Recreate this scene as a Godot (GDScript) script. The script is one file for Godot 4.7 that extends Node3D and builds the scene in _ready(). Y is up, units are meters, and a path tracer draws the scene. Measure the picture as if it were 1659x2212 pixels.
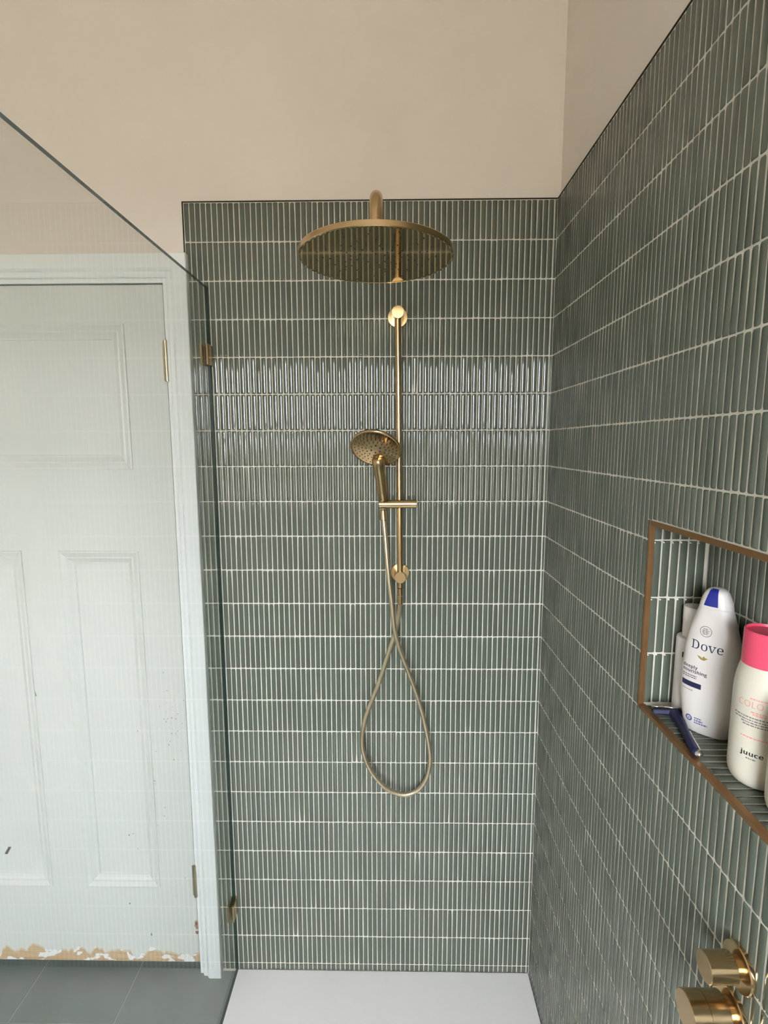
extends Node3D

const COL := 0.0142      # tile pitch across
const ROW := 0.095232    # tile pitch up
const TOP := 2.2226      # top of the tiled area
const TW := 0.0122       # one tile, across
const TL := 0.0927       # one tile, along
const PX := 1120.3314    # focal length in pixels of the 1659 x 2212 frame
const NZ0 := 0.567       # niche: inner faces
const NZ1 := 1.16
const NY0 := 1.181
const NY1 := 1.489
const NX := 0.0935
const SCREEN_X := -0.893

var rng := RandomNumberGenerator.new()
var taken := {}
var cam: Camera3D
var M := {}
var tile_shape: ArrayMesh
var tile_mats := []

# ------------------------------------------------------------------ helpers

func sn(r: float, g: float, b: float) -> Color:
	return Color(r / 255.0, g / 255.0, b / 255.0)

func mat(c: Color, rough := 0.6, metal := 0.0) -> StandardMaterial3D:
	var m := StandardMaterial3D.new()
	m.albedo_color = c
	m.roughness = rough
	m.metallic = metal
	return m

func begin() -> SurfaceTool:
	var st := SurfaceTool.new()
	st.begin(Mesh.PRIMITIVE_TRIANGLES)
	st.set_smooth_group(-1)
	return st

func numbered(called: String) -> String:
	var n: int = taken.get(called, 0)
	taken[called] = n + 1
	return called if n == 0 else "%s_%03d" % [called, n]

func commit(st: SurfaceTool, called: String, m: Material, parent: Node = self) -> MeshInstance3D:
	st.generate_normals()
	var o := MeshInstance3D.new()
	o.name = numbered(called) if parent == self else called
	o.mesh = st.commit()
	o.material_override = m
	parent.add_child(o, true)
	return o

func tag(o: Node, label: String, category: String, kind := "", group := "") -> void:
	o.set_meta("label", label)
	o.set_meta("category", category)
	if kind:
		o.set_meta("kind", kind)
	if group:
		o.set_meta("group", group)

func thing(called: String, label: String, category: String, at := Vector3.ZERO, kind := "") -> Node3D:
	var o := Node3D.new()
	o.name = numbered(called)
	o.position = at
	add_child(o)
	tag(o, label, category, kind)
	return o

func quad(st: SurfaceTool, a: Vector3, b: Vector3, c: Vector3, d: Vector3) -> void:
	for v in [a, b, c, a, c, d]:
		st.add_vertex(v)

# a flat convex facet turned away from the centre
func facet(st: SurfaceTool, p: Array, centre: Vector3) -> void:
	var n: Vector3 = (p[2] - p[0]).cross(p[1] - p[0])
	var mid: Vector3 = (p[0] + p[1] + p[2]) / 3.0
	for k in range(1, p.size() - 1):
		if n.dot(mid - centre) >= 0.0:
			for v in [p[0], p[k], p[k + 1]]:
				st.add_vertex(v)
		else:
			for v in [p[0], p[k + 1], p[k]]:
				st.add_vertex(v)

# a box with chamfered edges
func box(st: SurfaceTool, lo: Vector3, hi: Vector3, bev := 0.0, xf := Transform3D()) -> void:
	var c := (lo + hi) / 2.0
	var h := (hi - lo) / 2.0
	var cw := xf * c
	if bev <= 0.0:
		for ax in 3:
			for s in [-1.0, 1.0]:
				var u := (ax + 1) % 3
				var v := (ax + 2) % 3
				var p := []
				for e in [[-1.0, -1.0], [1.0, -1.0], [1.0, 1.0], [-1.0, 1.0]]:
					var q := Vector3.ZERO
					q[ax] = s * h[ax]
					q[u] = e[0] * h[u]
					q[v] = e[1] * h[v]
					p.append(xf * (c + q))
				facet(st, p, cw)
		return
	var i := h - Vector3.ONE * bev
	var pt := func(sx: float, sy: float, sz: float, ax: int) -> Vector3:
		var q := Vector3(sx * i.x, sy * i.y, sz * i.z)
		var s := [sx, sy, sz]
		q[ax] = s[ax] * h[ax]
		return xf * (c + q)
	for ax in 3:
		for s in [-1.0, 1.0]:
			var u := (ax + 1) % 3
			var v := (ax + 2) % 3
			var p := []
			for e in [[-1.0, -1.0], [1.0, -1.0], [1.0, 1.0], [-1.0, 1.0]]:
				var q := [0.0, 0.0, 0.0]
				q[ax] = s
				q[u] = e[0]
				q[v] = e[1]
				p.append(pt.call(q[0], q[1], q[2], ax))
			facet(st, p, cw)
	for ax in 3:
		var u := (ax + 1) % 3
		var v := (ax + 2) % 3
		for e in [[-1.0, -1.0], [1.0, -1.0], [1.0, 1.0], [-1.0, 1.0]]:
			var q := [0.0, 0.0, 0.0]
			q[u] = e[0]
			q[v] = e[1]
			var w := q.duplicate()
			q[ax] = -1.0
			w[ax] = 1.0
			facet(st, [pt.call(q[0], q[1], q[2], u), pt.call(w[0], w[1], w[2], u), pt.call(w[0], w[1], w[2], v), pt.call(q[0], q[1], q[2], v)], cw)
	for sx in [-1.0, 1.0]:
		for sy in [-1.0, 1.0]:
			for sz in [-1.0, 1.0]:
				facet(st, [pt.call(sx, sy, sz, 0), pt.call(sx, sy, sz, 1), pt.call(sx, sy, sz, 2)], cw)

# profile: Vector2(radius, height) from the bottom to the top of the outer surface, round the y axis of xf
func lathe(st: SurfaceTool, prof: Array, seg := 32, xf := Transform3D(), hard := false, sx := 1.0, sz := 1.0) -> void:
	for i in prof.size() - 1:
		st.set_smooth_group(i if hard else 0)
		for j in seg:
			var a := TAU * j / seg
			var b := TAU * (j + 1) / seg
			var p: Vector2 = prof[i]
			var q: Vector2 = prof[i + 1]
			var p0 := xf * Vector3(p.x * cos(a) * sx, p.y, p.x * sin(a) * sz)
			var p1 := xf * Vector3(p.x * cos(b) * sx, p.y, p.x * sin(b) * sz)
			var q0 := xf * Vector3(q.x * cos(a) * sx, q.y, q.x * sin(a) * sz)
			var q1 := xf * Vector3(q.x * cos(b) * sx, q.y, q.x * sin(b) * sz)
			if p.x > 1e-6:
				for v in [p0, p1, q1]:
					st.add_vertex(v)
			if q.x > 1e-6:
				for v in [p0, q1, q0]:
					st.add_vertex(v)
	st.set_smooth_group(-1)

# a transform whose y axis runs along d
func along(at: Vector3, d: Vector3) -> Transform3D:
	var y := d.normalized()
	var h := Vector3.RIGHT if absf(y.x) < 0.9 else Vector3.UP
	var z := h.cross(y).normalized()
	return Transform3D(Basis(y.cross(z), y, z), at)

# a closed cylinder with small chamfers
func rod(st: SurfaceTool, a: Vector3, b: Vector3, r: float, seg := 32, bev := 0.0008) -> void:
	var l := a.distance_to(b)
	lathe(st, [Vector2(0, 0), Vector2(r - bev, 0), Vector2(r, bev), Vector2(r, l - bev), Vector2(r - bev, l), Vector2(0, l)], seg, along(a, b - a), true)

func sweep(st: SurfaceTool, pts: Array, r: float, seg := 12) -> void:
	st.set_smooth_group(0)
	var n := Vector3.ZERO
	var before := []
	for i in pts.size():
		var t: Vector3 = (pts[mini(i + 1, pts.size() - 1)] - pts[maxi(i - 1, 0)]).normalized()
		if i == 0:
			n = t.cross(Vector3.RIGHT if absf(t.x) < 0.9 else Vector3.UP).normalized()
		n = (n - t * n.dot(t)).normalized()
		var b := n.cross(t)
		var ring := []
		for j in seg:
			var a := TAU * j / seg
			ring.append(pts[i] + (n * cos(a) + b * sin(a)) * r)
		if i > 0:
			for j in seg:
				quad(st, before[j], before[(j + 1) % seg], ring[(j + 1) % seg], ring[j])
		before = ring
	st.set_smooth_group(-1)

func spline(ctrl: Array, each := 8) -> Array:
	var out := []
	for i in ctrl.size() - 1:
		var a: Vector3 = ctrl[maxi(i - 1, 0)]
		var b: Vector3 = ctrl[i]
		var c: Vector3 = ctrl[i + 1]
		var d: Vector3 = ctrl[mini(i + 2, ctrl.size() - 1)]
		for k in each:
			out.append(b.cubic_interpolate(c, a, d, float(k) / each))
	out.append(ctrl[-1])
	return out

# a moulding swept round a rectangle in the xy plane: prof holds Vector2(inset from the rectangle, z)
func ring(st: SurfaceTool, x0: float, x1: float, y0: float, y1: float, prof: Array) -> void:
	for i in prof.size() - 1:
		var p: Vector2 = prof[i]
		var q: Vector2 = prof[i + 1]
		var a := [Vector3(x0 + p.x, y0 + p.x, p.y), Vector3(x0 + p.x, y1 - p.x, p.y), Vector3(x1 - p.x, y1 - p.x, p.y), Vector3(x1 - p.x, y0 + p.x, p.y)]
		var b := [Vector3(x0 + q.x, y0 + q.x, q.y), Vector3(x0 + q.x, y1 - q.x, q.y), Vector3(x1 - q.x, y1 - q.x, q.y), Vector3(x1 - q.x, y0 + q.x, q.y)]
		for k in 4:
			var l := (k + 1) % 4
			quad(st, a[k], a[l], b[l], b[k])

# where a point lands in the 1659 x 2212 frame; z is its distance
func seen(p: Vector3) -> Vector3:
	var v := cam.transform.affine_inverse() * p
	if v.z > -0.05:
		return Vector3(-1e4, -1e4, -1)
	return Vector3(829.5 - PX * v.x / v.z, 1106.0 + PX * v.y / v.z, -v.z)

# ------------------------------------------------------------------ tiles

func make_tile() -> void:
	var xs := [[-0.0061, -0.0019, -62.0], [-0.0056, -0.00106, -27.0], [-0.0020, 0.00014, -9.3], [0.0020, 0.00014, 9.3], [0.0056, -0.00106, 27.0], [0.0061, -0.0019, 62.0]]
	var ys := [[-0.04635, 0.0016, -62.0], [-0.0452, 0.00030, -20.0], [-0.0425, 0.0, 0.0], [0.0425, 0.0, 0.0], [0.0452, 0.00030, 20.0], [0.04635, 0.0016, 62.0]]
	var v := PackedVector3Array()
	var n := PackedVector3Array()
	var idx := PackedInt32Array()
	for y in ys:
		for x in xs:
			v.append(Vector3(x[0], y[0], maxf(x[1] - y[1], -0.0019)))
			n.append(Vector3(tan(deg_to_rad(x[2])), tan(deg_to_rad(y[2])), 1.0).normalized())
	for j in 5:
		for i in 5:
			var a := j * 6 + i
			idx.append_array([a, a + 6, a + 7, a, a + 7, a + 1])
	var arr := []
	arr.resize(Mesh.ARRAY_MAX)
	arr[Mesh.ARRAY_VERTEX] = v
	arr[Mesh.ARRAY_NORMAL] = n
	arr[Mesh.ARRAY_INDEX] = idx
	tile_shape = ArrayMesh.new()
	tile_shape.add_surface_from_arrays(Mesh.PRIMITIVE_TRIANGLES, arr)

# a tile over [u0, u1] x [v0, v1] of the frame o, u, v, n (joint included)
func lay(list: Array, o: Vector3, u: Vector3, v: Vector3, n: Vector3, u0: float, u1: float, v0: float, v1: float) -> void:
	var gap_u := COL - TW
	var gap_v := ROW - TL
	var w := u1 - u0 - gap_u
	var l := v1 - v0 - gap_v
	if w < 0.0025 or l < 0.004:
		return
	var at := o + u * ((u0 + u1) / 2.0 + rng.randf_range(-0.00018, 0.00018)) + v * ((v0 + v1) / 2.0 + rng.randf_range(-0.0003, 0.0003)) + n * rng.randf_range(-0.00025, 0.00025)
	var b := Basis(u, v, n) * Basis.from_euler(Vector3(deg_to_rad(rng.randfn(0.0, 0.30)), deg_to_rad(rng.randfn(0.0, 0.7)), deg_to_rad(rng.randfn(0.0, 0.08))))
	b = b * Basis.from_scale(Vector3(w / TW, l / TL, 1.0))
	var big := 0.0
	var p := []
	for e in [[u0, v0], [u1, v0], [u1, v1], [u0, v1]]:
		p.append(seen(o + u * e[0] + v * e[1]))
	var c := seen(at)
	if c.x > 0 and c.x < 1659 and c.y > 0 and c.y < 2212:
		for k in 4:
			big += p[k].x * p[(k + 1) % 4].y - p[k].y * p[(k + 1) % 4].x
	list.append({"xf": Transform3D(b, at), "big": absf(big), "tone": rng.randi() % 5})

func set_tiles(list: Array, wall: Node3D) -> void:
	list.sort_custom(func(a, b): return a.big > b.big)
	var many := mini(300, list.size())
	for k in many:
		var o := MeshInstance3D.new()
		o.name = "tile"
		o.mesh = tile_shape
		o.material_override = tile_mats[list[k].tone]
		o.transform = list[k].xf
		wall.add_child(o, true)
	if list.size() > many:
		var mm := MultiMesh.new()
		mm.transform_format = MultiMesh.TRANSFORM_3D
		mm.use_colors = true
		mm.mesh = tile_shape
		mm.instance_count = list.size() - many
		for k in range(many, list.size()):
			mm.set_instance_transform(k - many, list[k].xf)
			mm.set_instance_color(k - many, Color(1, 1, 1) * [0.94, 0.97, 1.0, 1.03, 1.06][list[k].tone])
		var o := MultiMeshInstance3D.new()
		o.name = "tiling"
		o.multimesh = mm
		o.material_override = M.tile_many
		o.set_meta("kind", "stuff")
		wall.add_child(o, true)

# ------------------------------------------------------------------ print wrapped on bottles

# lay(tx, ty) -> point of the surface; text as thin geometry that follows the surface
func print_text(st: SurfaceTool, text: String, size: float, x0: float, y0: float, surf: Callable, serif := false, bold := false, wide := 1.0) -> void:
	var f := SystemFont.new()
	f.font_names = PackedStringArray(["Droid Serif" if serif else "Droid Sans"])
	f.font_weight = 700 if bold else 400
	var t := TextMesh.new()
	t.font = f
	t.text = text
	t.font_size = 64
	t.pixel_size = size / 64.0
	t.depth = 0.0
	t.curve_step = 3.0
	t.horizontal_alignment = HORIZONTAL_ALIGNMENT_LEFT
	t.vertical_alignment = VERTICAL_ALIGNMENT_BOTTOM
	var a := t.get_mesh_arrays()
	if a.size() == 0:
		return
	var v: PackedVector3Array = a[Mesh.ARRAY_VERTEX]
	var idx: PackedInt32Array = a[Mesh.ARRAY_INDEX] if a[Mesh.ARRAY_INDEX] != null else PackedInt32Array(range(v.size()))
	for i in idx:
		st.add_vertex(surf.call(x0 + v[i].x * wide, y0 + v[i].y, 0.00025))

func print_rect(st: SurfaceTool, x0: float, x1: float, y0: float, y1: float, surf: Callable, lift := 0.0002) -> void:
	var n := maxi(1, int(ceil((x1 - x0) / 0.003)))
	for k in n:
		var a := lerpf(x0, x1, float(k) / n)
		var b := lerpf(x0, x1, float(k + 1) / n)
		quad(st, surf.call(a, y0, lift), surf.call(a, y1, lift), surf.call(b, y1, lift), surf.call(b, y0, lift))

# a line of print too small to read: short bars of uneven length
func print_line(st: SurfaceTool, x0: float, x1: float, y: float, h: float, surf: Callable) -> void:
	var x := x0
	while x < x1:
		var w := rng.randf_range(0.0012, 0.004)
		print_rect(st, x, minf(x + w, x1), y, y + h, surf)
		x += w + rng.randf_range(0.0005, 0.0009)

func print_ring(st: SurfaceTool, cx: float, cy: float, r0: float, r1: float, surf: Callable, seg := 28, sq := 1.0) -> void:
	for k in seg:
		var a := TAU * k / seg
		var b := TAU * (k + 1) / seg
		var p := []
		for e in [[a, r0], [a, r1], [b, r1], [b, r0]]:
			p.append(surf.call(cx + cos(e[0]) * e[1], cy + sin(e[0]) * e[1] * sq, 0.0002))
		quad(st, p[0], p[1], p[2], p[3])

func print_shape(st: SurfaceTool, poly: Array, surf: Callable) -> void:
	var pv := PackedVector2Array(poly)
	for i in Geometry2D.triangulate_polygon(pv):
		st.add_vertex(surf.call(pv[i].x, pv[i].y, 0.0002))

# ------------------------------------------------------------------ the scene

func _ready() -> void:
	rng.seed = 7
	setup_camera_and_light()
	materials()
	make_tile()
	room()
	back_tiles()
	right_tiles()
	niche_trims()
	door()
	screen_and_tray()
	overhead_shower()
	rail_set()
	valves()
	bottles()

func setup_camera_and_light() -> void:
	cam = Camera3D.new()
	cam.name = "camera"
	cam.position = Vector3(-0.4151, 1.616, 1.3951)
	cam.rotation = Vector3(deg_to_rad(-7.5007), deg_to_rad(0.9059), deg_to_rad(-0.1525))
	cam.fov = 89.2624
	cam.near = 0.02
	cam.far = 200.0
	cam.current = true
	add_child(cam)

	var sky := ProceduralSkyMaterial.new()
	sky.sky_top_color = Color(1.11, 1.15, 1.20)
	sky.sky_horizon_color = Color(0.89, 0.91, 0.93)
	sky.sky_curve = 0.22
	sky.ground_bottom_color = Color(0.52, 0.49, 0.44)
	sky.ground_horizon_color = Color(0.47, 0.45, 0.41)
	sky.ground_curve = 0.1
	sky.energy_multiplier = 1.0
	var s := Sky.new()
	s.sky_material = sky
	var e := Environment.new()
	e.background_mode = Environment.BG_SKY
	e.sky = s
	e.background_energy_multiplier = 1.0
	e.tonemap_mode = Environment.TONE_MAPPER_LINEAR
	e.tonemap_exposure = 40.0
	e.sdfgi_enabled = true
	e.ssao_enabled = true
	e.ssil_enabled = true
	var we := WorldEnvironment.new()
	we.name = "environment"
	we.environment = e
	add_child(we)

func noise_tex(freq: float, lo: Color, hi: Color, seed_ := 1, size := 512) -> ImageTexture:
	var n := FastNoiseLite.new()
	n.seed = seed_
	n.frequency = freq
	n.fractal_octaves = 4
	var src := n.get_seamless_image(size, size)
	var im := Image.create(size, size, false, Image.FORMAT_RGB8)
	for y in size:
		for x in size:
			im.set_pixel(x, y, lo.lerp(hi, src.get_pixel(x, y).r))
	return ImageTexture.create_from_image(im)

func materials() -> void:
	var paint := mat(Color.WHITE, 0.75)
	paint.albedo_texture = noise_tex(0.012, sn(228, 220, 210), sn(233, 225, 215), 3, 256)
	paint.uv1_triplanar = true
	paint.uv1_world_triplanar = true
	paint.uv1_scale = Vector3(0.8, 0.8, 0.8)
	M.paint = paint
	M.ceiling = mat(sn(228, 222, 212), 0.8)
	var grout := mat(Color.WHITE, 0.85)
	grout.albedo_texture = noise_tex(0.05, sn(190, 186, 172), sn(208, 204, 190), 5, 256)
	grout.uv1_triplanar = true
	grout.uv1_world_triplanar = true
	grout.uv1_scale = Vector3(4, 4, 4)
	M.grout = grout
	var base := Color(0.094, 0.109, 0.084)     # linear
	for k in [0.94, 0.97, 1.0, 1.03, 1.06]:
		var m := mat(Color(base.r * k, base.g * k, base.b * k).linear_to_srgb(), 0.05)
		tile_mats.append(m)
	var many := mat(base.linear_to_srgb(), 0.05)
	many.vertex_color_use_as_albedo = true
	M.tile_many = many
	M.door = mat(sn(213, 215, 208), 0.4)
	M.wood_trim = mat(sn(236, 240, 237), 0.38)
	M.dark_edge = mat(sn(42, 40, 36), 0.4, 0.6)
	M.brass = mat(sn(204, 177, 134), 0.2, 1.0)
	M.brass_soft = mat(sn(194, 168, 126), 0.24, 1.0)
	M.brass_mirror = mat(sn(178, 158, 118), 0.06, 1.0)
	M.brass_trim = mat(sn(146, 110, 72), 0.42, 0.75)
	M.nickel = mat(sn(196, 182, 152), 0.3, 1.0)
	M.hose = mat(sn(196, 182, 152), 0.3, 0.9)
	M.rubber = mat(sn(38, 34, 26), 0.6)
	M.chrome = mat(sn(225, 225, 225), 0.08, 1.0)
	M.black = mat(sn(16, 16, 18), 0.35)
	M.navy = mat(sn(20, 26, 66), 0.4)
	M.razor_blue = mat(sn(8, 16, 64), 0.4)
	M.floor_tile = mat(Color.WHITE, 0.35)
	M.floor_tile.albedo_texture = noise_tex(0.02, sn(104, 109, 105), sn(116, 121, 117), 9, 256)
	M.floor_tile.uv1_triplanar = true
	M.floor_tile.uv1_world_triplanar = true
	M.floor_tile.uv1_scale = Vector3(1.5, 1.5, 1.5)
	M.floor_grout = mat(sn(150, 153, 148), 0.9)
	M.tray = mat(sn(230, 226, 224), 0.28)
	var glass := mat(Color(0.42, 0.56, 0.49, 0.085), 0.0)
	glass.transparency = BaseMaterial3D.TRANSPARENCY_ALPHA
	glass.metallic_specular = 0.3
	M.glass = glass
	M.glass_edge = mat(sn(26, 48, 42), 0.12)
	var pane := mat(Color(1, 1, 1, 0.02), 0.0)
	pane.transparency = BaseMaterial3D.TRANSPARENCY_ALPHA
	M.pane = pane
	M.white_plastic = mat(sn(214, 208, 203), 0.32)
	M.cream_plastic = mat(sn(208, 202, 186), 0.34)
	M.pink = mat(sn(222, 74, 104), 0.32)
	M.pink_print = mat(sn(222, 150, 142), 0.5)
	M.gold_print = mat(sn(150, 128, 70), 0.4)
	M.grey_print = mat(sn(120, 112, 112), 0.5)
	M.blue_print = mat(sn(84, 92, 142), 0.5)
	M.blue_cap = mat(sn(22, 36, 132), 0.3)

# ------------------------------------------------------------------ room shell

func room() -> void:
	var x0 := -2.35
	var z1 := 3.05
	var h := 2.95
	# back wall: plaster, with the doorway left open in front of a closing layer
	var st := begin()
	box(st, Vector3(-1.0065, -0.05, -0.12), Vector3(0.2, h, -0.009))
	box(st, Vector3(-1.775, 2.029, -0.12), Vector3(-1.0065, h, -0.009))
	box(st, Vector3(x0 - 0.1, -0.05, -0.12), Vector3(-1.775, h, -0.009))
	box(st, Vector3(x0 - 0.1, -0.05, -0.17), Vector3(0.2, h, -0.1201))
	var w := commit(st, "wall_back", M.paint)
	tag(w, "beige painted wall with green finger tiles and a panelled door, behind the shower", "wall", "structure")
	# right wall round the niche
	st = begin()
	box(st, Vector3(0.0095, -0.05, -0.009), Vector3(0.22, NY0 - 0.0035, z1))
	box(st, Vector3(0.0095, NY1 + 0.0035, -0.009), Vector3(0.22, h, z1))
	box(st, Vector3(0.0095, NY0 - 0.0035, -0.009), Vector3(0.22, NY1 + 0.0035, NZ0 - 0.0035))
	box(st, Vector3(0.0095, NY0 - 0.0035, NZ1 + 0.0035), Vector3(0.22, NY1 + 0.0035, z1))
	box(st, Vector3(NX + 0.0035, NY0 - 0.0035, NZ0 - 0.0035), Vector3(0.22, NY1 + 0.0035, NZ1 + 0.0035))
	w = commit(st, "wall_right", M.paint)
	tag(w, "painted wall covered in green finger tiles, with the bottle niche cut into it", "wall", "structure")
	st = begin()
	box(st, Vector3(x0 - 0.1, -0.05, -0.009), Vector3(x0, h, z1))
	w = commit(st, "wall_left", M.paint)
	tag(w, "plain beige painted wall beyond the door, outside the picture", "wall", "structure")
	# wall with the window, behind the camera
	var wx0 := -1.12
	var wx1 := -0.22
	var wy0 := 1.05
	var wy1 := 2.315
	st = begin()
	box(st, Vector3(x0 - 0.1, -0.05, z1), Vector3(wx0, h, z1 + 0.15))
	box(st, Vector3(wx1, -0.05, z1), Vector3(0.22, h, z1 + 0.15))
	box(st, Vector3(wx0, -0.05, z1), Vector3(wx1, wy0, z1 + 0.15))
	box(st, Vector3(wx0, wy1, z1), Vector3(wx1, h, z1 + 0.15))
	w = commit(st, "wall_front", M.paint)
	tag(w, "beige painted wall with the window, behind the camera", "wall", "structure")
	var win := thing("window_1", "white sash window that lets daylight into the bathroom", "window", Vector3(0, 0, 0), "structure")
	st = begin()
	for a in [[wx0, wx0 + 0.05, wy0, wy1], [wx1 - 0.05, wx1, wy0, wy1], [wx0 + 0.05, wx1 - 0.05, wy0, wy0 + 0.05], [wx0 + 0.05, wx1 - 0.05, wy1 - 0.05, wy1], [wx0 + 0.05, wx1 - 0.05, 1.70, 1.74]]:
		box(st, Vector3(a[0], a[2], z1 + 0.04), Vector3(a[1], a[3], z1 + 0.09), 0.004)
	commit(st, "window_frame", M.wood_trim, win)
	for a in [[wy0 + 0.05, 1.70], [1.74, wy1 - 0.05]]:
		st = begin()
		var za := z1 + 0.065
		quad(st, Vector3(wx0 + 0.05, a[0], za), Vector3(wx1 - 0.05, a[0], za), Vector3(wx1 - 0.05, a[1], za), Vector3(wx0 + 0.05, a[1], za))
		commit(st, "pane", M.pane, win)
	# ceiling
	st = begin()
	box(st, Vector3(x0 - 0.1, h, -0.17), Vector3(0.22, h + 0.1, z1 + 0.15))
	w = commit(st, "ceiling", M.ceiling)
	tag(w, "white painted ceiling above the bathroom", "ceiling", "structure")
	# floor: joint bed and single tiles
	st = begin()
	box(st, Vector3(x0, -0.1, -0.12), Vector3(0.0095, -0.0015, z1))
	w = commit(st, "floor", M.floor_grout)
	tag(w, "grey porcelain floor tiles outside the shower, with pale joints", "floor", "structure")
	var share := {}
	var xs := [x0]
	var x := -2.1
	while x < -0.9:
		xs.append(x)
		x += 0.3
	xs.append_array([-0.6, -0.3, 0.0])
	for i in xs.size() - 1:
		var z := -0.45
		while z < z1:
			var za := maxf(z, -0.1)
			var zb := minf(z + 0.6, z1)
			var hidden: bool = xs[i] > -0.88 and zb < 1.4
			if not hidden and zb - za > 0.02:
				if xs[i] > -0.88 and za < 1.32:
					za = 1.32
				var xa: float = xs[i]
				if xa > -0.91 and xa < -0.89 and za < 1.3:
					xa = xs[i]
				var size := Vector3(xs[i + 1] - xa - 0.003, 0.0015, zb - za - 0.003)
				var key := "%.3f %.3f" % [size.x, size.z]
				if not share.has(key):
					st = begin()
					box(st, -size / 2.0, size / 2.0, 0.0005)
					st.generate_normals()
					share[key] = st.commit()
				var o := MeshInstance3D.new()
				o.name = "floor_tile"
				o.mesh = share[key]
				o.material_override = M.floor_tile
				o.position = Vector3((xa + xs[i + 1]) / 2.0, -0.00075, (za + zb) / 2.0)
				w.add_child(o, true)
			z += 0.6

func back_tiles() -> void:
	var wall := get_node("wall_back")
	var left := -66.55 * COL
	var st := begin()
	box(st, Vector3(left, 0.002, -0.009), Vector3(0.0095, TOP, -0.0015))
	commit(st, "grout", M.grout, wall)
	var list := []
	var o := Vector3(0, TOP, 0)
	for k in 24:
		var v1 := -k * ROW
		var v0 := maxf(-(k + 1) * ROW, -TOP + 0.010)
		if k == 0:
			v1 = -0.0005
		lay(list, o, Vector3.RIGHT, Vector3.UP, Vector3.BACK, -0.5 * COL + 0.001, 0.0012, v0, v1)
		for i in 66:
			var u1 := -(0.5 + i) * COL
			lay(list, o, Vector3.RIGHT, Vector3.UP, Vector3.BACK, u1 - COL, u1, v0, v1)
	set_tiles(list, wall)
	# dark metal strip closing the tiling above and at its free end
	st = begin()
	box(st, Vector3(left - 0.0025, TOP, -0.009), Vector3(0.0, TOP + 0.0026, 0.0006), 0.0004)
	box(st, Vector3(left - 0.0028, 0.005, -0.009), Vector3(left - 0.0002, TOP, 0.0006), 0.0004)
	var t := commit(st, "trim_1", M.dark_edge)
	tag(t, "thin dark metal strip edging the green tiles beneath the beige paint", "trim", "structure")

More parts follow.
